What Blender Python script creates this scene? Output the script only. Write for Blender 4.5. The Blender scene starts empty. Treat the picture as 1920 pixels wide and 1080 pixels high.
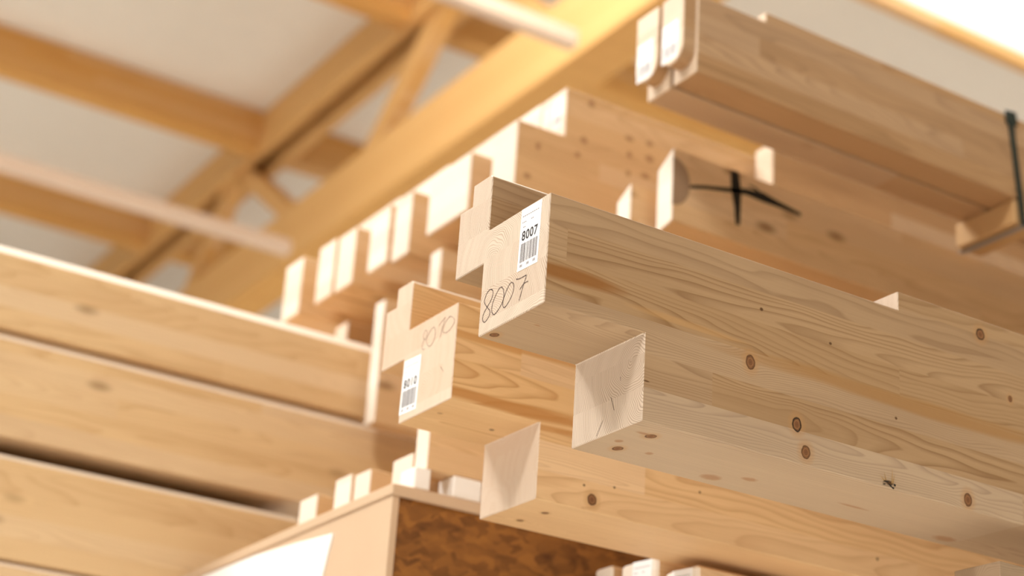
import bpy, bmesh, math, random
from mathutils import Vector, Matrix
random.seed(4)
S = bpy.context.scene
COL = S.collection
Z0 = 2.48                      # height of the upper edge of the front beam above the hall floor (m)

# ------------------------------------------------------------------ camera
cam_d = bpy.data.cameras.new('camera'); cam = bpy.data.objects.new('camera', cam_d); COL.objects.link(cam)
rows = ((0.84357815, -0.53330091, 0.06297657), (0.25668545, 0.2974336, -0.91959004), (0.47168685, 0.79191123, 0.38779907))
cx, cy, cz = Vector(rows[0]), -Vector(rows[1]), -Vector(rows[2])
M = Matrix((cx, cy, cz)).transposed().to_4x4(); M.translation = (-0.95504517, -1.53295565, -0.88028862 + Z0)
cam.matrix_world = M
cam_d.sensor_width = 36.0; cam_d.lens = 3330.09 / 1920 * 36
cam_d.clip_start = .05; cam_d.clip_end = 200
cam_d.dof.use_dof = True; cam_d.dof.focus_distance = 2.06; cam_d.dof.aperture_fstop = 3.2
S.camera = cam
# ------------------------------------------------------------------ world, lamps, exposure
W = bpy.data.worlds.new('sky'); S.world = W; W.use_nodes = True
bg = W.node_tree.nodes['Background']; bg.inputs[0].default_value = (.96, .985, 1.0, 1); bg.inputs[1].default_value = 4.6
def area(name, loc, target, sx, sy, power, col):
    d = bpy.data.lights.new(name, 'AREA'); d.shape = 'RECTANGLE'; d.size = sx; d.size_y = sy; d.energy = power; d.color = col
    o = bpy.data.objects.new(name, d); COL.objects.link(o); o.location = loc
    o.rotation_euler = (Vector(target) - Vector(loc)).to_track_quat('-Z', 'Y').to_euler(); return o
area('skylight_lamp', (-3.2, -1.9, Z0 + 4.2), (0, .3, Z0), .9, 1.0, 215, (1, .98, .95))
area('skylight_lamp', (-3.9, 3.2, Z0 + 4.2), (0, .3, Z0), 1.0, 1.2, 290, (1, .98, .95))
def fill_spot(x, y, power):  # unseen spot added as fill; by default it lights the floor for bounce
    d = bpy.data.lights.new('added_fill_spot', 'SPOT'); d.energy = power; d.spot_size = math.radians(82); d.spot_blend = .6; d.shadow_soft_size = .25; d.color = (1, .97, .93)
    o = bpy.data.objects.new('added_fill_spot', d); COL.objects.link(o); o.location = (x, y, Z0 + 4.4); return o
for x in (-4.5, 0, 4.5, 9): fill_spot(x, -4.4, 1700)
for x in (-4, .2, 6.6, 10.5): fill_spot(x, 9.6, 1500)
sp_ = fill_spot(.4, 2.8, 520); sp_.data.spot_size = math.radians(48); sp_.data.spot_blend = .8  # extra unseen spot added to brighten the bottom chord
sp_.rotation_euler = (Vector((3.1, 5.2, Z0 + 3.9)) - sp_.location).to_track_quat('-Z', 'Y').to_euler()
S.view_settings.view_transform = 'Standard'; S.view_settings.look = 'None'
S.view_settings.gamma = 1; S.view_settings.use_curve_mapping = False
S.view_settings.exposure = -.33

# ------------------------------------------------------------------ material helpers
def lin(c):
    return tuple((v / 12.92 if v <= .04045 else ((v + .055) / 1.055) ** 2.4) for v in (x / 255 for x in c)) + (1,)
class NT:
    def __init__(s, name, rough=.6, spec=.3):
        s.m = bpy.data.materials.new(name); s.m.use_nodes = True; s.t = s.m.node_tree
        s.b = s.t.nodes['Principled BSDF']; s.b.inputs['Roughness'].default_value = rough
        s.b.inputs['Specular IOR Level'].default_value = spec
    def n(s, typ, **k):
        o = s.t.nodes.new(typ)
        for a, v in k.items(): setattr(o, a, v)
        return o
    def put(s, sock, v):
        if isinstance(v, (int, float)): sock.default_value = v
        elif isinstance(v, tuple):
            sock.default_value = v if len(v) == len(sock.default_value) else v[:3]
        else: s.t.links.new(v, sock)
    def f(s, op, a, b=0.0, c=0.0):
        o = s.n('ShaderNodeMath', operation=op)
        for i, v in enumerate((a, b, c)): s.put(o.inputs[i], v)
        return o.outputs[0]
    def vec(s, x, y, z):
        o = s.n('ShaderNodeCombineXYZ')
        for i, v in enumerate((x, y, z)): s.put(o.inputs[i], v)
        return o.outputs[0]
    def sep(s, v):
        o = s.n('ShaderNodeSeparateXYZ'); s.put(o.inputs[0], v); return o.outputs
    def noise(s, v, scale=1., detail=2., rough=.5):
        o = s.n('ShaderNodeTexNoise'); s.put(o.inputs['Vector'], v); o.inputs['Scale'].default_value = scale
        o.inputs['Detail'].default_value = detail; o.inputs['Roughness'].default_value = rough; return o.outputs[0]
    def mix(s, a, b, fac, blend='MIX'):
        o = s.n('ShaderNodeMix', data_type='RGBA', blend_type=blend); o.clamp_factor = True
        s.put(o.inputs[0], fac); s.put(o.inputs[6], a); s.put(o.inputs[7], b); return o.outputs[2]
    def ramp(s, v, stops):
        o = s.n('ShaderNodeValToRGB'); r = o.color_ramp
        while len(r.elements) < len(stops): r.elements.new(.5)
        for e, (p, c) in zip(r.elements, stops):
            e.position = p; e.color = (c, c, c, 1) if isinstance(c, (int, float)) else c
        s.put(o.inputs[0], v); return o.outputs[0]
    def done(s, col): s.put(s.b.inputs['Base Color'], col); return s.m

def flat(name, c, rough=.6, spec=.3, var=.0):
    t = NT(name, rough, spec)
    if var:
        tc = t.n('ShaderNodeTexCoord'); nz = t.noise(tc.outputs['Object'], 6, 3)
        return t.done(t.mix(lin(c), (0, 0, 0, 1), t.f('MULTIPLY', nz, var)))
    t.b.inputs['Base Color'].default_value = lin(c); return t.m

def wood(name, light, dark, end, lam=.04, z0=0.0, ring=.0027, contrast=.6, ymid=.07, knots=(), streaks=(), spots=.0, seed=0., end_con=.4, spec=.25):
    """solid spruce: growth rings around a pith per lamella, finger joints, knots; pale end grain"""
    t = NT(name, .55, spec); tc = t.n('ShaderNodeTexCoord'); P = tc.outputs['Object']; x, y, z = t.sep(P)
    rnd = t.n('ShaderNodeObjectInfo').outputs['Random']
    rs = t.f('ADD', t.f('MULTIPLY', rnd, 53.0 if not seed else 0.0), seed)
    nx, ny, nz = t.sep(tc.outputs['Normal'])
    isend = t.f('GREATER_THAN', t.f('ABSOLUTE', nx), .7)
    near = t.f('LESS_THAN', ny, -.5); under = t.f('LESS_THAN', nz, -.5)
    zk = z
    km = []
    for (axis, ka, kb, ra, rb, style) in knots:
        if axis == 'y': da, db, face = t.f('SUBTRACT', x, ka), t.f('SUBTRACT', z, kb), near
        else: da, db, face = t.f('SUBTRACT', x, ka), t.f('SUBTRACT', y, kb), under
        qa, qb = t.f('DIVIDE', da, ra), t.f('DIVIDE', db, rb)
        d2 = t.f('ADD', t.f('MULTIPLY', qa, qa), t.f('MULTIPLY', qb, qb))
        km.append((d2, face, style))
        if axis == 'y' and style != 'dot':
            w = t.f('EXPONENT', t.f('MULTIPLY', t.f('ADD', t.f('MULTIPLY', t.f('MULTIPLY', qa, qa), .10), t.f('MULTIPLY', t.f('MULTIPLY', qb, qb), .22)), -1.0))
            zk = t.f('SUBTRACT', zk, t.f('MULTIPLY', t.f('MULTIPLY', db, w), .8))
    idx = t.f('FLOOR', t.f('DIVIDE', t.f('SUBTRACT', z, z0), lam))
    sg = t.f('FLOOR', t.f('ADD', t.f('DIVIDE', x, 1.3), t.f('MULTIPLY', t.f('ADD', idx, rs), .387)))
    wn = t.n('ShaderNodeTexWhiteNoise', noise_dimensions='3D'); t.put(wn.inputs[0], t.vec(idx, sg, rs))
    a, b, c = t.sep(wn.outputs['Color'])
    lowv = t.vec(t.f('ADD', t.f('MULTIPLY', x, 2.2), rs), t.f('ADD', t.f('MULTIPLY', y, 11.), t.f('MULTIPLY', a, 40.)), t.f('ADD', t.f('MULTIPLY', zk, 13.), t.f('MULTIPLY', b, 40.)))
    low = t.f('SUBTRACT', t.noise(lowv, 1, 2.5), .5)
    low2 = t.f('SUBTRACT', t.noise(lowv, 2.7, 1.0), .5)
    zc = t.f('ADD', t.f('MULTIPLY', t.f('ADD', idx, .5), lam), t.f('ADD', t.f('MULTIPLY', t.f('SUBTRACT', b, .5), .11), z0))
    yc = t.f('ADD', t.f('MULTIPLY', t.f('SUBTRACT', a, .5), .16), ymid)
    u = t.f('ADD', t.f('SUBTRACT', y, yc), t.f('ADD', t.f('MULTIPLY', x, t.f('MULTIPLY', t.f('SUBTRACT', c, .5), .065)), t.f('MULTIPLY', low, .020)))
    v = t.f('ADD', t.f('SUBTRACT', zk, zc), t.f('ADD', t.f('MULTIPLY', low2, .022), t.f('MULTIPLY', x, t.f('MULTIPLY', t.f('SUBTRACT', b, .5), .05))))
    r = t.f('SQRT', t.f('ADD', t.f('MULTIPLY', u, u), t.f('MULTIPLY', v, v)))
    rr = t.f('ADD', t.f('DIVIDE', r, ring), t.f('MULTIPLY', t.noise(t.vec(t.f('MULTIPLY', r, 60.), a, b), 1, 1), 1.6))
    ph = t.f('FRACT', rr)
    line = t.ramp(ph, [(0, .05), (.45, .0), (.78, .55), (.93, 1.0), (1.0, .1)])
    bandn = t.noise(t.vec(t.f('MULTIPLY', r, 120.), t.f('ADD', idx, rs), sg), 1, 0)
    line = t.f('MULTIPLY', line, t.f('ADD', .25, t.f('MULTIPLY', bandn, 1.3)))
    fib = t.noise(t.vec(t.f('MULTIPLY', x, 9.), t.f('MULTIPLY', y, 420.), t.f('MULTIPLY', z, 420.)), 1, 2)
    col = t.mix(lin(light), lin(dark), t.f('MULTIPLY', line, contrast))
    col = t.mix(col, lin(dark), t.f('MULTIPLY', t.ramp(fib, [(.45, 0), (.75, 1)]), .16))
    col = t.mix(col, lin(dark), t.f('MULTIPLY', t.ramp(t.f('ADD', low, .5), [(.5, 0), (.72, 1)]), .3))
    col = t.mix(col, t.mix(lin(dark), (1, .93, .8, 1), c), t.f('MULTIPLY', t.f('ABSOLUTE', t.f('SUBTRACT', a, .5)), .36))
    ec = t.mix(lin(end), lin(dark), t.f('MULTIPLY', line, end_con))
    ec = t.mix(ec, lin(dark), t.f('MULTIPLY', t.f('SUBTRACT', 1.0, c), .20))
    wob = t.noise(P, 160, 2)
    for (ka, kb, ra, rb, cc, st) in streaks:
        qa, qb = t.f('DIVIDE', t.f('SUBTRACT', x, ka), ra), t.f('DIVIDE', t.f('ADD', t.f('SUBTRACT', z, kb), t.f('MULTIPLY', low2, .012)), rb)
        d2 = t.f('ADD', t.f('MULTIPLY', qa, qa), t.f('MULTIPLY', qb, qb))
        col = t.mix(col, lin(cc), t.f('MULTIPLY', t.f('MULTIPLY', t.ramp(d2, [(.25, 1), (1, 0)]), near), st))
    if spots:
        vo = t.n('ShaderNodeTexVoronoi'); t.put(vo.inputs['Vector'], t.vec(t.f('ADD', t.f('MULTIPLY', x, 5.), t.f('MULTIPLY', rnd, 91.)), t.f('MULTIPLY', y, 9.), t.f('MULTIPLY', z, 12.)))
        vo.inputs['Scale'].default_value = 1.0
        sp = t.ramp(vo.outputs['Distance'], [(.05, 1), (.16, 0)])
        col = t.mix(col, lin((132, 92, 52)), t.f('MULTIPLY', sp, spots))
    for d2, face, style in km:
        d = t.f('ADD', d2, t.f('MULTIPLY', t.f('SUBTRACT', wob, .5), .9))
        if style == 'dot':
            col = t.mix(col, lin((92, 62, 34)), t.f('MULTIPLY', t.ramp(d, [(.3, .95), (1., 0)]), face)); continue
        if style == 'soft':
            col = t.mix(col, lin((165, 122, 84)), t.f('MULTIPLY', t.ramp(d, [(.2, .8), (1., 0)]), face)); continue
        halo = t.f('MULTIPLY', t.ramp(t.f('DIVIDE', d, 6.0), [(.1, .5), (.9, 0)]), face)
        col = t.mix(col, lin((186, 138, 86)), halo)
        core = t.f('MULTIPLY', t.ramp(d, [(.95, 1), (1.0, 0)]), face)
        rings = t.f('ABSOLUTE', t.f('SINE', t.f('MULTIPLY', d2, 9.)))
        inner = t.mix(lin((158, 116, 76)), lin((124, 82, 52)), rings)
        inner = t.mix(inner, lin((100, 62, 40)), t.ramp(d2, [(.0, .8), (.15, 0)]))
        col = t.mix(col, inner, core)
        rim = t.f('MULTIPLY', t.ramp(t.f('DIVIDE', d, 2.0), [(.28, 0), (.42, 1), (.56, .9), (.66, 0)]), face)
        rc = (26, 19, 14) if style == 'black' else (82, 52, 30)
        col = t.mix(col, lin(rc), t.f('MULTIPLY', rim, .95 if style == 'black' else .8))
    col = t.mix(col, ec, isend)
    bp = t.n('ShaderNodeBump'); bp.inputs['Strength'].default_value = .12; bp.inputs['Distance'].default_value = .001
    t.put(bp.inputs['Height'], t.f('ADD', fib, t.f('MULTIPLY', line, -.4))); t.put(t.b.inputs['Normal'], bp.outputs[0])
    return t.done(col)

# ------------------------------------------------------------------ geometry helpers
def link(name, me, mat, parent=None, loc=(0, 0, 0)):
    o = bpy.data.objects.new(name, me); COL.objects.link(o); o.location = loc
    if mat is not None and not me.materials: me.materials.append(mat)
    if parent: o.parent = parent
    return o
def tag(o, label, cat=None, group=None, kind=None):
    o['label'] = label
    if cat: o['category'] = cat
    if group: o['group'] = group
    if kind: o['kind'] = kind
    return o
def finish(bm, bevel=0.0, seg=1, arris=None):
    bmesh.ops.remove_doubles(bm, verts=bm.verts, dist=1e-6)
    bmesh.ops.dissolve_limit(bm, angle_limit=.01, verts=bm.verts, edges=bm.edges)
    bmesh.ops.recalc_face_normals(bm, faces=bm.faces)
    if arris:
        ay, az, aw = arris
        ed = [e for e in bm.edges if all(abs(v.co.y - ay) < 1e-4 and abs(v.co.z - az) < 1e-4 for v in e.verts)]
        bmesh.ops.bevel(bm, geom=ed, offset=aw, segments=1, affect='EDGES', profile=.5)
    if bevel:
        ed = [e for e in bm.edges if len(e.link_faces) == 2 and e.calc_face_angle(0) > .3]
        bmesh.ops.bevel(bm, geom=ed, offset=bevel, segments=seg, affect='EDGES', profile=.5)
    me = bpy.data.meshes.new('mesh'); bm.to_mesh(me); bm.free(); return me
def cells(xs, ys, zs, fill, bevel=.0012, arris=None):
    """solid built from the filled cells of an uneven grid (beams with housings and laps cut out)"""
    nx, ny, nz = len(xs) - 1, len(ys) - 1, len(zs) - 1
    F = lambda i, j, k: 0 <= i < nx and 0 <= j < ny and 0 <= k < nz and fill(i, j, k)
    bm = bmesh.new(); vs = {}
    def V(i, j, k):
        if (i, j, k) not in vs: vs[i, j, k] = bm.verts.new((xs[i], ys[j], zs[k]))
        return vs[i, j, k]
    for i in range(nx):
        for j in range(ny):
            for k in range(nz):
                if not F(i, j, k): continue
                if not F(i - 1, j, k): bm.faces.new([V(i, j, k), V(i, j, k + 1), V(i, j + 1, k + 1), V(i, j + 1, k)])
                if not F(i + 1, j, k): bm.faces.new([V(i + 1, j, k), V(i + 1, j + 1, k), V(i + 1, j + 1, k + 1), V(i + 1, j, k + 1)])
                if not F(i, j - 1, k): bm.faces.new([V(i, j, k), V(i + 1, j, k), V(i + 1, j, k + 1), V(i, j, k + 1)])
                if not F(i, j + 1, k): bm.faces.new([V(i, j + 1, k), V(i, j + 1, k + 1), V(i + 1, j + 1, k + 1), V(i + 1, j + 1, k)])
                if not F(i, j, k - 1): bm.faces.new([V(i, j, k), V(i, j + 1, k), V(i + 1, j + 1, k), V(i + 1, j, k)])
                if not F(i, j, k + 1): bm.faces.new([V(i, j, k + 1), V(i + 1, j, k + 1), V(i + 1, j + 1, k + 1), V(i, j + 1, k + 1)])
    return finish(bm, bevel, 1, arris)
def box_me(lx, ly, lz, bevel=.002, seg=1):
    return cells([0, lx], [0, ly], [0, lz], lambda i, j, k: True, bevel)
def box(name, x0, x1, y0, y1, z0, z1, mat, bevel=.002, parent=None):
    """box between world coordinates; z relative to the front beam"""
    if parent is None: return link(name, box_me(x1 - x0, y1 - y0, z1 - z0, bevel), mat, None, (x0, y0, z0 + Z0))
    p = parent.location
    return link(name, box_me(x1 - x0, y1 - y0, z1 - z0, bevel), mat, parent, (x0 - p.x, y0 - p.y, z0 + Z0 - p.z))
def prism(poly, axis, a0, a1, bevel=.001):
    """extrude polygon (list of 2D points) along an axis"""
    bm = bmesh.new()
    def P(q, a): return {'x': (a, q[0], q[1]), 'y': (q[0], a, q[1]), 'z': (q[0], q[1], a)}[axis]
    A = [bm.verts.new(P(q, a0)) for q in poly]; B = [bm.verts.new(P(q, a1)) for q in poly]
    bm.faces.new(A); bm.faces.new(B[::-1])
    for i in range(len(poly)):
        j = (i + 1) % len(poly); bm.faces.new([A[i], B[i], B[j], A[j]])
    return finish(bm, bevel)
def ribbons(strokes, w, x):
    """pencil strokes on an end face: smooth flat ribbons, points are (y, z)"""
    bm = bmesh.new()
    for st in strokes:
        pts = []
        n = len(st)
        for i in range(n - 1):
            p0, p1, p2, p3 = (Vector(st[max(i - 1, 0)]), Vector(st[i]), Vector(st[i + 1]), Vector(st[min(i + 2, n - 1)]))
            for q in range(6):
                s = q / 6
                pts.append(.5 * ((2 * p1) + (p2 - p0) * s + (2 * p0 - 5 * p1 + 4 * p2 - p3) * s * s + (3 * p1 - p0 - 3 * p2 + p3) * s ** 3))
        pts.append(Vector(st[-1]))
        prev = None
        for i, p in enumerate(pts):
            d = (pts[min(i + 1, len(pts) - 1)] - pts[max(i - 1, 0)])
            d = d.normalized() if d.length > 1e-9 else Vector((1, 0))
            ww = w * (.75 + .4 * math.sin(i * .7) ** 2)
            nrm = Vector((-d.y, d.x)) * ww / 2
            cur = (bm.verts.new((x, p.x + nrm.x, p.y + nrm.y)), bm.verts.new((x, p.x - nrm.x, p.y - nrm.y)))
            if prev: bm.faces.new([prev[0], prev[1], cur[1], cur[0]])
            prev = cur
    bmesh.ops.recalc_face_normals(bm, faces=bm.faces)
    me = bpy.data.meshes.new('strokes'); bm.to_mesh(me); bm.free(); return me
def quads(qs):
    """list of quads, each four 3D points -> mesh"""
    me = bpy.data.meshes.new('quads'); v = [p for q in qs for p in q]
    me.from_pydata(v, [], [tuple(range(4 * i, 4 * i + 4)) for i in range(len(qs))]); me.update(); return me

# ------------------------------------------------------------------ materials
KN7 = [('y', .2911, -.1316, .0065, .0085, 'brown'), ('y', .3623, -.1925, .0066, .0084, 'black'), ('y', .3763, -.2237, .0066, .0078, 'brown'),
       ('y', .6750, .0044, .0070, .0075, 'black'), ('y', .3073, -.0599, .0032, .0028, 'dot'), ('y', .4157, -.0756, .0028, .0024, 'dot'),
       ('y', .7250, -.0731, .0035, .0042, 'brown'), ('y', .5219, -.1471, .0024, .0024, 'dot'), ('y', .6410, -.2270, .0064, .0082, 'brown'),
       ('y', .1412, -.1921, .0060, .0014, 'dot'), ('y', .509, -.2330, .0070, .0036, 'dot'),
       ('z', .1781, .0383, .0060, .0070, 'brown'), ('z', .1768, .1015, .0055, .0075, 'brown'), ('z', .1615, .0779, .006, .006, 'soft'),
       ('z', .166, .036, .012, .004, 'soft'), ('z', .3257, .1154, .017, .012, 'soft'), ('z', .3646, .0899, .013, .008, 'soft'), ('z', .5316, .0891, .030, .0035, 'soft'),
       ('z', .716, .1171, .022, .012, 'soft'), ('z', .215, .0915, .006, .006, 'soft'), ('z', .0109, .1212, .0050, .0062, 'brown'), ('z', .032, .063, .005, .003, 'soft')]
ST7 = [(.032, -.0945, .088, .0125, (146, 98, 50), .95), (.56, -.1235, .36, .013, (166, 122, 70), .75), (.20, -.108, .10, .006, (196, 152, 98), .5)]
KN10 = [('y', .2265, -.2232, .0068, .0075, 'brown'), ('y', .2128, -.2060, .0022, .002, 'dot'), ('y', .2618, -.1988, .0024, .002, 'dot'), ('y', .4057, -.1753, .0024, .0022, 'dot'),
        ('y', .7351, -.2076, .003, .003, 'dot'), ('z', .1853, .0494, .0045, .0045, 'brown'), ('z', .181, .1052, .0045, .0042, 'brown'), ('z', .1077, .0734, .0045, .004, 'dot'), ('z', .0201, .062, .005, .004, 'soft')]
ST10 = [(.05, -.125, .30, .010, (186, 126, 62), .8), (.06, -.043, .25, .006, (196, 140, 76), .7), (.10, -.140, .22, .005, (188, 128, 62), .6)]
M7 = wood('spruce_8007', (180, 147, 108), (128, 90, 50), (224, 205, 184), lam=.0405, end_con=.65, z0=-.2398, knots=KN7, streaks=ST7, seed=3.7)
M10 = wood('spruce_8010', (228, 186, 132), (182, 126, 68), (226, 207, 186), lam=.0405, end_con=.55, z0=-.2398, knots=KN10, streaks=ST10, seed=11.3)
MPILE = wood('spruce_pile', (228, 190, 142), (182, 134, 82), (248, 236, 220), spots=.75, contrast=.4, end_con=.15)
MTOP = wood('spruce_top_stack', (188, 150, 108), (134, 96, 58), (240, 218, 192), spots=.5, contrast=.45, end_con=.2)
MLEFT = wood('spruce_left_stack', (232, 198, 150), (190, 144, 92), (248, 234, 214), spots=.55, contrast=.35)
MGREYW = wood('weathered_spruce', (168, 140, 108), (118, 92, 64), (172, 146, 118), contrast=.5)
MBEV = flat('painted_bevel_light', (250, 234, 214), .6, var=.06)
MROOF = wood('roof_glulam', (224, 170, 98), (194, 134, 66), (232, 186, 122), contrast=.25, ymid=.05)
MPLY = flat('pale_plywood', (214, 184, 152), .6, var=.12)
MPAPER = flat('label_paper', (252, 250, 247), .5)
MSIGN = flat('white_sheet', (250, 248, 244), .5)
MINK = flat('printing_ink', (44, 40, 42), .6)
MBAR = flat('barcode_ink', (92, 84, 88), .6)
MINKG = flat('faint_printing_ink', (150, 142, 142), .6)
MPENCIL = flat('pencil', (84, 66, 60), .6)
MPENCIL2 = flat('faint_pencil', (150, 130, 116), .6)
MPAINT = flat('black_marking_paint', (34, 30, 22), .7)
MGREY = flat('grey_patch', (176, 146, 116), .7, var=.3)
MSTRAP = flat('dark_green_strap', (22, 38, 32), .4, .4)
MSTRAPG = flat('grey_strap', (150, 142, 132), .4, .4)
MRAIL = flat('pale_pink_rail', (226, 200, 176), .5)
MCEIL = flat('roof_sheet', (240, 230, 216), .7, var=.06)
MWALL = flat('wall_boarding', (132, 116, 98), .7)
def osb():
    t = NT('oriented_strand_board', .65); tc = t.n('ShaderNodeTexCoord'); x, y, z = t.sep(tc.outputs['Object'])
    wv = t.noise(t.vec(t.f('MULTIPLY', x, 30.), t.f('MULTIPLY', y, 30.), t.f('MULTIPLY', z, 30.)), 1, 3)
    v = t.n('ShaderNodeTexVoronoi'); t.put(v.inputs['Vector'], t.vec(t.f('ADD', t.f('MULTIPLY', x, 38.), t.f('MULTIPLY', wv, 2.2)), t.f('MULTIPLY', y, 38.), t.f('ADD', t.f('MULTIPLY', z, 85.), t.f('MULTIPLY', wv, 3.0)))); v.inputs['Scale'].default_value = 1
    a, b, c = t.sep(v.outputs['Color'])
    nz = t.noise(t.vec(t.f('MULTIPLY', x, 16.), y, t.f('MULTIPLY', z, 30.)), 1, 4)
    col = t.mix(lin((152, 100, 46)), lin((96, 58, 26)), t.ramp(t.f('ADD', t.f('MULTIPLY', a, .45), t.f('MULTIPLY', nz, .6)), [(.3, 0), (.85, 1)]))
    col = t.mix(col, lin((78, 44, 20)), t.ramp(nz, [(.58, 0), (.72, .8)]))
    return t.done(col)
MOSB = osb()

# ------------------------------------------------------------------ hall structure
floor = box('floor', -12, 16, -10, 24, -Z0 - .2, -Z0, flat('concrete_floor', (240, 236, 228), .6, var=.12), 0)
tag(floor, 'pale concrete floor of the timber hall', kind='structure')
for nm, a in (('wall_right', (-9, 16, -9.2, -9, -Z0, 5)), ('wall_left', (-9, 16, 24, 24.2, -Z0, 5)), ('wall_end', (16, 16.2, -9, 24, -Z0, 5)), ('wall_front', (-9.2, -9, -9, 24, -1.2, 5))):  # unseen walls; front one added, reaching low to cut light on the beam ends
    tag(box(nm, *a, MWALL, 0), 'pale sheeted hall wall', kind='structure')
tag(box('ceiling', -9, 16, -9, 1.85, 4.93, 5.0, MCEIL, 0), 'beige grey roof sheeting on the near side of the rooflight', kind='structure')
ceil = box('ceiling', -9, 16, 4.86, 24, 4.93, 5.0, MCEIL, 0)
tag(ceil, 'beige grey roof sheeting above the purlins', kind='structure')
win = box('window_1', -8, 16, 4.80, 4.86, 4.70, 5.06, flat('overlit_kerb_white', (250, 248, 244), .5), .004)  # kerb coloured white to imitate the overlit side of the purlin
tag(win, 'long bright rooflight with pale glazing bars', kind='structure')
def glass():
    m = bpy.data.materials.new('rooflight_glazing'); m.use_nodes = True; t = m.node_tree; t.nodes.clear()
    o = t.nodes.new('ShaderNodeOutputMaterial'); mx = t.nodes.new('ShaderNodeMixShader'); tr = t.nodes.new('ShaderNodeBsdfTransparent'); gl = t.nodes.new('ShaderNodeBsdfGlossy')
    gl.inputs['Roughness'].default_value = .1; mx.inputs[0].default_value = .05
    t.links.new(tr.outputs[0], mx.inputs[1]); t.links.new(gl.outputs[0], mx.inputs[2]); t.links.new(mx.outputs[0], o.inputs[0]); return m
MGL = glass()
for i in range(12):
    x0 = -8 + i * 2.0
    box('pane', x0 + .03, x0 + 1.97, 2.0, 4.80, 4.99, 4.998, MGL, 0, win)
    box('glazing_bar', x0 - .03, x0 + .03, 2.0, 4.80, 4.95, 5.02, win.data.materials[0], .003, win)

# roof truss: parallel chords, twin top chord, raking webs; purlins let in between
truss = bpy.data.objects.new('roof_truss', None); COL.objects.link(truss); truss.location = (3.1, 8, 3.5 + Z0)
tag(truss, 'orange glulam roof truss with twin top chord and raking struts', 'roof truss')
def tbox(name, *a): return box(name, *a, MROOF, .006, truss)
tbox('top_chord', 3.10, 3.17, 3.0, 16.0, 4.62, 4.925)
tbox('top_chord', 3.29, 3.36, 3.0, 16.0, 4.62, 4.925)
tbox('bottom_chord', 3.10, 3.36, 3.4, 16.0, 3.54, 3.95)
def web(ya, za, yb, zb, w=.15):
    d = Vector((yb - ya, zb - za)).normalized(); n = Vector((-d.y, d.x)) * w / 2
    poly = [(ya + n.x, za + n.y), (yb + n.x, zb + n.y), (yb - n.x, zb - n.y), (ya - n.x, za - n.y)]
    p = truss.location
    me = prism([(a - p.y, b + Z0 - p.z) for a, b in poly], 'x', 3.175 - p.x, 3.285 - p.x, .004)
    return link('web', me, MROOF, truss)
web(6.30, 4.80, 7.35, 3.90); web(9.45, 4.70, 10.15, 3.90, .13); web(9.25, 4.65, 8.0, 3.75, .13)
web(5.2, 3.9, 6.1, 4.72); web(12.2, 4.72, 11.0, 3.9); web(12.5, 4.72, 13.6, 3.9)
PUR = [(4.80, 'thin orange purlin along the rooflight edge'), (6.65, 'orange purlin highest in the picture beside the truss'),
       (8.80, 'orange purlin across the middle of the pale roof'), (10.9, 'orange purlin just above the long pale rail')]
for py, lb in PUR:
    for (xa, xb) in (((-6, 3.10), (3.36, 14))):
        side = 'left of the truss' if xa < 0 else 'right of the truss'
        o = box('roof_purlin', xa, xb, py, py + (.08 if py < 5 else .14), 4.62, 4.70 if py < 5 else 4.93, MROOF, .005)
        tag(o, lb + ', ' + side, 'purlin', 'roof purlins')
for yy, lb in ((7.5, 'long pale rail under the roof, running to the bottom chord at left'), (4.45, 'pale rail under the roof at the top centre, overlit beside the rooflight')):
    o = box('hanging_rail', -5, 2.88, yy, yy + .07, 3.335, 3.425, MRAIL, .01); tag(o, lb, 'rail', 'pale rails under the roof')

# ------------------------------------------------------------------ the two numbered beams in front
HB, HL = -.2398, -.1347
XS = [0, .1374, .5293, 4.2]; YS = [0, .1335, .1405, .1777, .2064]; ZS = [HB, HL, -.0415, 0, .0252, .0475, .0755]
def jfill(i, j, k):
    if j == 0: return (k in (1, 2)) or (k == 0 and i >= 1) or (k == 3 and i >= 2)
    if j == 1: return k >= 1 or i >= 1
    if j == 2: return k >= 2
    return k in (2, 3, 4)
def joint_beam(mat, loc):
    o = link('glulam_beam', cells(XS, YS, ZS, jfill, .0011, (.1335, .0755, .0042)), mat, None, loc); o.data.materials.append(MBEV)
    for p in o.data.polygons:                     # light on the arris of the raised far part, painted in as pale colour
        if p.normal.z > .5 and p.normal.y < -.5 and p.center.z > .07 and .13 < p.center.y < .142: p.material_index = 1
    return o
def text_mesh(txt, size, bold):
    cu = bpy.data.curves.new('t', 'FONT'); cu.body = txt; cu.size = size; cu.offset = bold; cu.extrude = 0; cu.align_x = 'CENTER'; cu.space_character = 1.12 if txt == '8007' else 1.2; cu.fill_mode = 'FRONT'
    o = bpy.data.objects.new('t', cu); COL.objects.link(o)
    dg = bpy.context.evaluated_depsgraph_get(); me = bpy.data.meshes.new_from_object(o.evaluated_get(dg))
    bpy.data.objects.remove(o); return me
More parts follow.
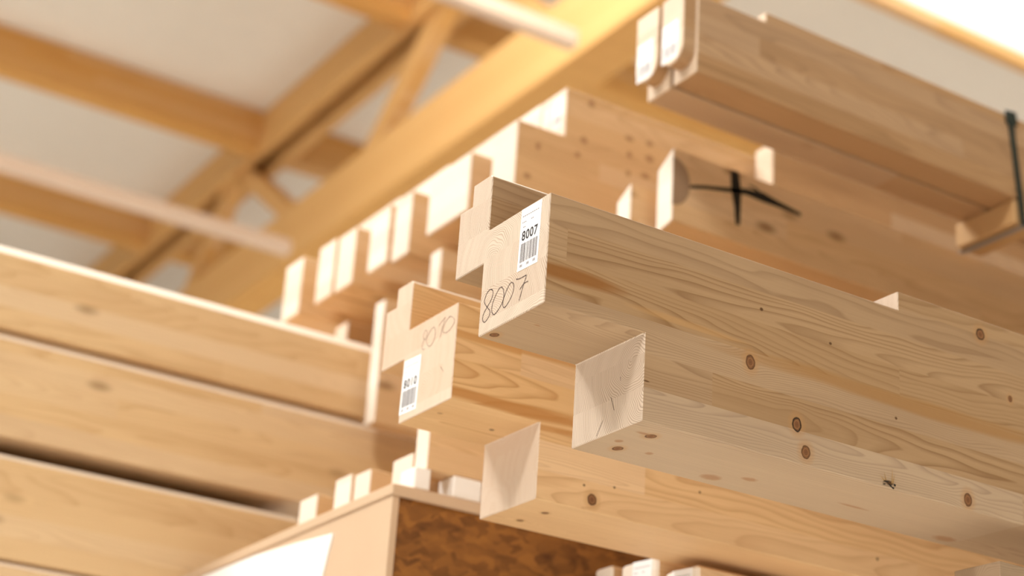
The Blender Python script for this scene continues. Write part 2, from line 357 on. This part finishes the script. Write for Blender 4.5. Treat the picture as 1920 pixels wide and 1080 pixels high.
def make_label(parent, number, yl, zt, w, h, tilt=0.0, detail=True):
    """paper sticker on an end face: (yl, zt) its far upper corner, width towards -y"""
    e = .0006
    lab = link('label', box_me(e, w, h, 0), MPAPER, parent, (-e, yl - w, zt - h)); lab['label'] = 'white paper sticker'
    lab.rotation_euler = (tilt, 0, 0)
    X = -.0002
    def q(u0, u1, v0, v1):   # u from the far edge, v from the top, both 0..1
        return [(X, w * (1 - u0), h * (1 - v0)), (X, w * (1 - u1), h * (1 - v0)), (X, w * (1 - u1), h * (1 - v1)), (X, w * (1 - u0), h * (1 - v1))]
    if number:
        me = text_mesh(number, (.0150 if number == '8007' else .0142) * w / .042, .00035)
        for v in me.vertices: v.co = Vector((X, w * .5 - v.co.x, h * .475 + v.co.y * 1.08))
        t = link('printed_number', me, MINK, lab)
    bars = []; u = .1; rng = random.Random(len(number) + int(w * 1e4))
    while u < .88:
        bw = rng.choice((.008, .012, .018, .026)); bars.append(q(u, min(u + bw, .9), .575, .88)); u += bw + rng.choice((.014, .022, .03))
    bars.append(q(.90, .915, .575, .88))
    link('barcode', quads(bars), MBAR if detail else MINKG, lab)['kind'] = 'stuff'
    dashes = []
    for v0, u0, u1, n in ((.12, .08, .92, 9), (.22, .08, .30, 3), (.30, .14, .28, 2), (.22, .52, .66, 2)):
        for i in range(n):
            a = u0 + (u1 - u0) * i / n; dashes.append(q(a, a + (u1 - u0) / n * .72, v0, v0 + .018))
    for a in (.12, .45, .76):
        for i in range(3): dashes.append(q(a + i * .045, a + i * .045 + .03, .91, .955))
    link('small_print', quads(dashes), MINKG, lab)['kind'] = 'stuff'
    return lab
b7 = joint_beam(M7, (0, 0, Z0))
tag(b7, 'notched glulam beam with sticker and pencil number 8007, nearest and sharpest', 'beam', 'numbered notched beams')
make_label(b7, '8007', .0610, -.0025, .0425, .0775, .03)
P7 = [[(0.1145, -0.0831), (0.1194, -0.0812), (0.1257, -0.0833), (0.1302, -0.0893), (0.1302, -0.0946), (0.1231, -0.1028), (0.1171, -0.1084), (0.1165, -0.113), (0.1199, -0.1171), (0.1261, -0.12), (0.1304, -0.118), (0.1323, -0.1133), (0.1298, -0.1074), (0.1226, -0.1014), (0.1155, -0.0955), (0.1124, -0.089), (0.1137, -0.0841), (0.118, -0.0816)], [(0.0919, -0.0871), (0.0984, -0.0864), (0.1066, -0.0938), (0.112, -0.1025), (0.1123, -0.1106), (0.1076, -0.1165), (0.1013, -0.1155), (0.0941, -0.1111), (0.0884, -0.1048), (0.0874, -0.0978), (0.0894, -0.0912), (0.0926, -0.0868)], [(0.07, -0.088), (0.0751, -0.0881), (0.082, -0.0943), (0.0874, -0.1029), (0.0884, -0.1099), (0.0853, -0.1146), (0.0797, -0.1134), (0.0716, -0.1072), (0.0668, -0.0992), (0.0671, -0.0918), (0.0707, -0.0878)], [(0.0626, -0.0868), (0.0548, -0.0888), (0.0461, -0.0888), (0.0405, -0.0888)], [(0.0405, -0.0884), (0.0414, -0.0922), (0.045, -0.0982), (0.048, -0.1053), (0.053, -0.116)], [(0.0532, -0.1029), (0.0462, -0.0986), (0.0413, -0.0978), (0.0358, -0.098)]]
P10 = [[(0.0796, -0.0184), (0.0854, -0.015), (0.0891, -0.0193), (0.089, -0.025), (0.0832, -0.0286), (0.0803, -0.0248), (0.0785, -0.0197)], [(0.0851, -0.0275), (0.0903, -0.033), (0.0901, -0.0395), (0.086, -0.043), (0.0823, -0.0423)], [(0.0625, -0.0166), (0.0706, -0.0202), (0.0781, -0.0273), (0.0785, -0.0355), (0.0704, -0.0425), (0.0621, -0.0403), (0.0566, -0.0318), (0.0573, -0.0223), (0.0625, -0.0166)], [(0.0491, -0.0197), (0.0404, -0.0154), (0.0324, -0.0119)], [(0.0324, -0.0119), (0.0374, -0.0237), (0.0419, -0.0384)], [(0.0184, -0.0153), (0.0266, -0.0169), (0.0347, -0.0245), (0.0353, -0.0317), (0.0271, -0.0355), (0.0172, -0.0344), (0.008, -0.029), (0.0072, -0.0228), (0.0149, -0.0163), (0.0218, -0.0151)], [(0.0343, -0.0815), (0.0253, -0.0908)]]
link('pencil_number', ribbons(P7, .0011, -.0003), MPENCIL, b7)['label'] = 'handwritten pencil number 8007'
# chips, cracks and pencil ticks
link('pencil_tick', ribbons([[(.077, -.221), (.088, -.237)], [(.062, -.196), (.0545, -.214)], [(.0445, -.176), (.044, -.181)]], .0007, .1371), MPENCIL, b7)
b10 = joint_beam(M10, (.0946, .3645, Z0 + .0066))
tag(b10, 'notched glulam beam with sticker and pencil number 8010, behind and below beam 8007', 'beam', 'numbered notched beams')
make_label(b10, '8010', .1395, -.0475, .0465, .0775, .035)
link('pencil_number', ribbons(P10, .0010, -.0003), MPENCIL2, b10)['label'] = 'faint handwritten pencil number 8010'
# torn knot with splinters near the lower edge of 8007
ch = bmesh.new()
for (px, pz, lx, lz, a) in ((.503, -.2325, .011, .0022, .1), (.509, -.2360, .008, .0022, -.5), (.5135, -.2385, .006, .0026, -.3), (.517, -.2345, .003, .004, .2), (.500, -.2365, .006, .0014, .3)):
    c_, s_ = math.cos(a), math.sin(a)
    pts = [(-lx / 2, 0), (-lx * .1, lz / 2), (lx / 2, lz * .2), (lx * .2, -lz / 2)]
    vs = [ch.verts.new((px + q[0] * c_ - q[1] * s_, -.0003, pz + q[0] * s_ + q[1] * c_)) for q in pts]
    tip = ch.verts.new((px, -.0025, pz)); n = len(vs)
    for i in range(n): ch.faces.new([vs[i], vs[(i + 1) % n], tip])
me = bpy.data.meshes.new('chip'); ch.to_mesh(me); ch.free(); link('torn_knot', me, MPAINT, b7)['label'] = 'dark torn knot'
sp = bmesh.new()
for (x0, z0, x1, z1) in ((.5125, -.233, .5105, -.214), (.514, -.233, .5145, -.221), (.503, -.2315, .4965, -.222), (.5, -.232, .489, -.2275)):
    r = .0006
    v = [sp.verts.new(p) for p in ((x0 - r, 0, z0), (x0 + r, 0, z0), (x0, -.0015, z0), (x1, -.004, z1))]
    for f in ((0, 1, 3), (1, 2, 3), (2, 0, 3)): sp.faces.new([v[i] for i in f])
me = bpy.data.meshes.new('splinters'); sp.to_mesh(me); sp.free(); link('splinter', me, flat('splinter_wood', (176, 140, 88)), b7)

# ------------------------------------------------------------------ beams behind the numbered pair
def beam(name, x0, x1, y0, y1, z0, z1, mat, label, group=None, bevel=.003, cat='beam'):
    return tag(box(name, x0, x1, y0, y1, z0, z1, mat, bevel), label, cat, group)
# spray-marked beam above 8007, sloping cut on its head
def marked(y0, y1, x0, zt, zb, drop, label, marks):
    me = prism([(y0, zt), (y1, zt - drop), (y1, zb - drop * .35), (y0, zb)], 'x', 0, 3.4, .002)
    for v in me.vertices: v.co.y -= y0; v.co.z -= zb
    o = link('squared_timber', me, MPILE, None, (x0, y0, zb + Z0)); return tag(o, label, 'timber', 'spray marked timbers above beam 8007')
mk = marked(.80, .846, .756, .6314, .4845, .031, 'timber with black spray marks on its side, above beam 8007', True)
mk2 = marked(.870, .912, .7137, .5725, .465, .025, 'timber without marks, its pale end peeping out left of the spray marked one', False)
def stroke(pts, ws, y):
    bm = bmesh.new(); prev = None
    for i, (p, w) in enumerate(zip(pts, ws)):
        p = Vector(p); d = (Vector(pts[min(i + 1, len(pts) - 1)]) - Vector(pts[max(i - 1, 0)])).normalized(); n = Vector((-d.y, d.x)) * w / 2
        cur = (bm.verts.new((p.x + n.x, y, p.y + n.y)), bm.verts.new((p.x - n.x, y, p.y - n.y)))
        if prev: bm.faces.new([prev[0], prev[1], cur[1], cur[0]])
        prev = cur
    bmesh.ops.recalc_face_normals(bm, faces=bm.faces)
    me = bpy.data.meshes.new('stroke'); bm.to_mesh(me); bm.free(); return me
ox, oz = .536, .309
K = 1.1476
rel = lambda L: [((a - ox) * K, (b - oz) * K) for a, b in L]
link('spray_mark', stroke(rel([(.660, .4345), (.6615, .42), (.664, .40), (.667, .37), (.668, .340)]), (.018, .022, .024, .015, .010), -.0006), MPAINT, mk)['label'] = 'upright black spray stroke'
link('spray_mark', stroke(rel([(.556, .3735), (.60, .386), (.655, .398), (.685, .4045), (.72, .4055), (.75, .403), (.800, .3985)]), (.006, .007, .009, .013, .020, .013, .007), -.0006), MPAINT, mk)['label'] = 'black spray stroke along the grain'
link('spray_mark', stroke(rel([(.690, .418), (.703, .416), (.716, .410)]), (.003, .005, .004), -.0007), MPAINT, mk)
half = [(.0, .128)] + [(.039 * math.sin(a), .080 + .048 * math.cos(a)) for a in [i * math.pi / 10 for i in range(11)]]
link('grey_half_disc', prism([(a + .001, b) for a, b in half[1:]], 'y', -.0008, .001, 0), MGREY, mk)['label'] = 'half round grey patch'  # flat grey brown half disc on the near side of the timber

# pile behind: a row of narrow timbers on edge, ends in line, and a second layer lying on them
B = [(1.050, 1.136, .500, .733, 'nearest timber of the rear row, wide knotty side'), (1.222, 1.383, .602, .733, 'widest pale end of the rear row, left of the knotty timber'),
     (1.460, 1.530, .592, .737, 'rear row timber, right one of the middle pair of pale ends'), (1.556, 1.640, .604, .740, 'rear row timber, left one of the middle pair of pale ends'),
     (1.715, 1.795, .608, .745, 'rear row timber, right one of the far pair of pale ends'), (1.815, 1.895, .612, .752, 'rear row timber, left one of the far pair of pale ends'),
     (1.985, 2.075, .62, .765, 'farthest timber of the rear row, end standing alone above the left stack')]
for y0, y1, zb, zt, lb in B[1:]:
    beam('squared_timber', .57, 4.5, y0, y1, zb, zt, MPILE, lb, 'rear row timbers on edge', cat='timber')
KB = [('y', .7106, .7013), ('y', .7236, .7371), ('y', .8307, .7764), ('y', .8323, .7412), ('y', .8804, .781), ('y', .8817, .7479), ('y', .8316, .6996), ('y', .7368, .8225), ('y', .8729, .707), ('y', .62, .690), ('y', .60, .62), ('y', .98, .66)]
MB1 = wood('spruce_knotty', (224, 184, 136), (178, 130, 78), (248, 236, 220), knots=[(q[0], q[1] - .57, q[2] - .5, .008 + .003 * (i % 3), .008 + .002 * (i % 2), 'soft') for i, q in enumerate(KB)], contrast=.4, end_con=.15)
b1 = link('squared_timber', cells([0, .106, 3.9], [0, .086], [0, .233, .340], lambda i, j, k: k == 0 or i == 1, .003), MB1, None, (.57, 1.05, .5 + Z0))
tag(b1, 'nearest timber of the rear row, wide knotty side and a label on its stepped end', 'timber', 'rear row timbers on edge')
lb_ = make_label(b1, '', .040, .323, .030, .066, 0, False); lb_.location.x += .106
A = [(1.140, 1.300, .842), (1.304, 1.50, .845), (1.504, 1.720, .850), (1.724, 1.98, .855)]
LA = ['beside the knotty stepped timber in the layer lying on the rear row', 'second from the knotty timber in the layer lying on the rear row', 'third from the knotty timber in the layer lying on the rear row', 'farthest of the layer lying on the rear row']
for n, (y0, y1, zt) in enumerate(A):
    zb = (.7375, .7405, .7455, .766)[n]
    beam('squared_timber', .676, 4.5, y0, y1, zb, zt, MPILE, 'squared timber ' + LA[n], 'layer lying on the rear row', cat='timber')
D = [(1.050, 1.090, .25, .495, .66, 'joist on edge below the knotty timber'), (1.313, 1.353, .27, .554, .57, 'thin joist on edge, its pale end between beams 8010 and 8007'), (1.540, 1.580, .244, .516, .57, 'thin joist on edge, its tall pale end just left of beam 8010'),
     (1.900, 1.960, .39, .60, .66, 'joist on edge behind the top of the left stack')]
for y0, y1, zb, zt, x0, lb in D:
    beam('joist', x0, 4.5, y0, y1, zb, zt, MPILE, lb, 'joists on edge below the rear row', cat='joist')

# left stack: three big beams running out of the picture to the left, bevelled upper arris
def bev_beam(x0, x1, y0, y1, zb, zt, label, c=.024):
    me = prism([(0, 0), (y1 - y0, 0), (y1 - y0, zt - zb), (c, zt - zb), (0, zt - zb - c)], 'x', 0, x1 - x0, .002)
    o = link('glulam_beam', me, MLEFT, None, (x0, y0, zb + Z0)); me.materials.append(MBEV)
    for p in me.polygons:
        if p.normal.z > .4 and p.normal.y < -.4 and p.area > .02: p.material_index = 1  # light caught by the upper bevel, painted as a paler face colour
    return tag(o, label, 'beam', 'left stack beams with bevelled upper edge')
bev_beam(-4, .60, 1.62, 1.80, .2800, .4470, 'top beam of the left stack, pale with a bright bevelled edge')
bev_beam(-4, .74, 1.62, 2.50, .0740, .2790, 'middle beam of the left stack, over the dark gap')
bev_beam(-4, .47, 1.62, 2.50, -.1480, .0430, 'third beam of the left stack, under the dark gap', .012)
bev_beam(-4, .47, 1.62, 2.50, -.36, -.1500, 'lowest beam of the left stack, at the bottom left corner', .012)

# top right bundle: beams with round-nosed tenons and stickers, packing strap, spacer
def tenon_beam(y0, y1, x0, z0, zt, label, riser):
    w = y1 - y0
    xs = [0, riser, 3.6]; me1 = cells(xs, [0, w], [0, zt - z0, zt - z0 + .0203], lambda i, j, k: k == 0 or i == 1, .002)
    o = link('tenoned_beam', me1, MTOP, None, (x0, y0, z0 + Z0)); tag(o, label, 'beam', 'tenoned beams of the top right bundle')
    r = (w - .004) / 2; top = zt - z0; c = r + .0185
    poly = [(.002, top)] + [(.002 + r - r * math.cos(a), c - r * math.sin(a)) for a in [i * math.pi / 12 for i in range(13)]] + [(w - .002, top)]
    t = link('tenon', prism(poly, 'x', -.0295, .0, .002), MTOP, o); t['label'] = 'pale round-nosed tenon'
    return o, t
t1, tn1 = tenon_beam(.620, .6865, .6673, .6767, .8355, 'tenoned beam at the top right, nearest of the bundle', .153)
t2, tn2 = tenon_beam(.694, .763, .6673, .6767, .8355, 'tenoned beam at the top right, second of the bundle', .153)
for o, (yl, zt) in ((t1, (.061, .103)), (t2, (.061, .099))):
    lab = make_label(o, '', yl, zt, .046, .076, 0, False); lab.location.x -= .0295
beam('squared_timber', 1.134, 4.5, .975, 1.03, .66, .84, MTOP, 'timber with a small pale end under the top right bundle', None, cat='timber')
beam('spacer_block', 1.444, 1.512, .6225, .779, .6225, .6757, flat('spacer_wood', (204, 164, 114), var=.15), 'light spacer block crosswise under the top right bundle', cat='spacer')
st = link('packing_strap', box_me(.015, .003, .242, .0008), MSTRAP, None, (1.455, .6155, .6170 + Z0)); st.rotation_euler = (0, math.radians(-5.5), 0)
tag(st, 'dark green packing strap round the top right bundle', 'strap')
link('strap_run', box_me(.015, .17, .003, .0008), MSTRAPG, st, (.0, .0, -.0005))['label'] = 'grey run of strap under the spacer'
link('strap_buckle', box_me(.030, .006, .03, .002), MSTRAP, st, (-.007, -.003, .216))

# crate with strand board side, bars lying on it, spacers
cr = bpy.data.objects.new('packing_crate', None); COL.objects.link(cr); cr.location = (0.2266, 0.76, -1.2 + Z0)
tag(cr, 'crate with strand board side, pale plywood end and white sheet', 'crate')
box('side_panel', 0.2372, 2.4, 0.7618, 0.7738, -1.2, -0.145, MOSB, .001, cr)['label'] = 'brown strand board side'
box('end_panel', 0.2283, 0.2403, 0.76, 1.605, -1.2, -0.145, MPLY, .001, cr)['label'] = 'pale plywood end'
box('lid', 0.2248, 2.4, 0.7564, 1.605, -0.145, -0.1272, MPLY, .002, cr)
ps = [(0.9482, -0.1683), (1.0885, -0.1583), (1.2445, -0.1499), (1.4764, -0.1472), (1.559, -0.4717), (1.0352, -0.4717), (0.9707, -0.2329)]
link('paper_sheet', prism([(a - 0.76, b + 1.2) for a, b in ps], 'x', -.0015, .0018, 0), MSIGN, cr)['label'] = 'white sheet on the plywood end'
E_ = [(0.2922, 0.8275, 0.8932, -0.0482, 'white ended bar at the corner of the crate lid'), (0.2922, 0.9708, 1.0254, -0.042, 'white ended bar on the crate lid, right one of a pair'),
      (0.2922, 1.0387, 1.0973, -0.0349, 'white ended bar on the crate lid, left one of a pair'), (0.2922, 1.1657, 1.2323, -0.0429, 'white ended bar farthest along the crate lid')]
for x0, y0, y1, zt, lb in E_:
    beam('timber_bar', x0, 2.2, y0, y1, -0.1268, zt, MPILE, lb, 'bars lying on the crate', .002, 'bar')
beam('timber_bar', 0.2834, 2.2, 0.7653, 0.8044, -0.0913, 0.0166, MPILE, 'bar on white spacers along the crate side, below beam 8010', None, .002, 'bar')
for xa, xb, lb in ((0.263, 0.2914, 'small white spacer block at the crate corner'), (0.3313, 0.3828, 'wider white spacer block on the crate edge beside beam 8010')):
    beam('spacer_block', xa, xb, 0.7618, 0.8088, -0.1268, -0.0917, flat('white_block', (250, 244, 236)), lb, 'white spacers on the crate', .002, 'spacer')

# lower package at the bottom edge
for x0, y0, y1, zt, lb in ((.556, .437, .515, -.247, 'labelled pale beam end at the bottom edge, right one'), (.5454, .520, .611, -.2215, 'labelled pale beam end at the bottom edge, left one and taller'),
                           (.545, .635, .680, -.215, 'narrow beam end left of the labelled ends at the bottom edge')):
    o = beam('packed_batten', x0, 3, y0, y1, zt - .5, zt, MPILE, lb, 'package of battens at the bottom edge', .004, 'batten')
    if y1 - y0 > .05: make_label(o, '', .0640, .4975, .048, .075, .05, False)
beam('squared_timber', .679, 4, -.012, .065, -.46, -.2995, MGREYW, 'grey brown beam end peeping in at the bottom right corner', None, .001, 'timber')
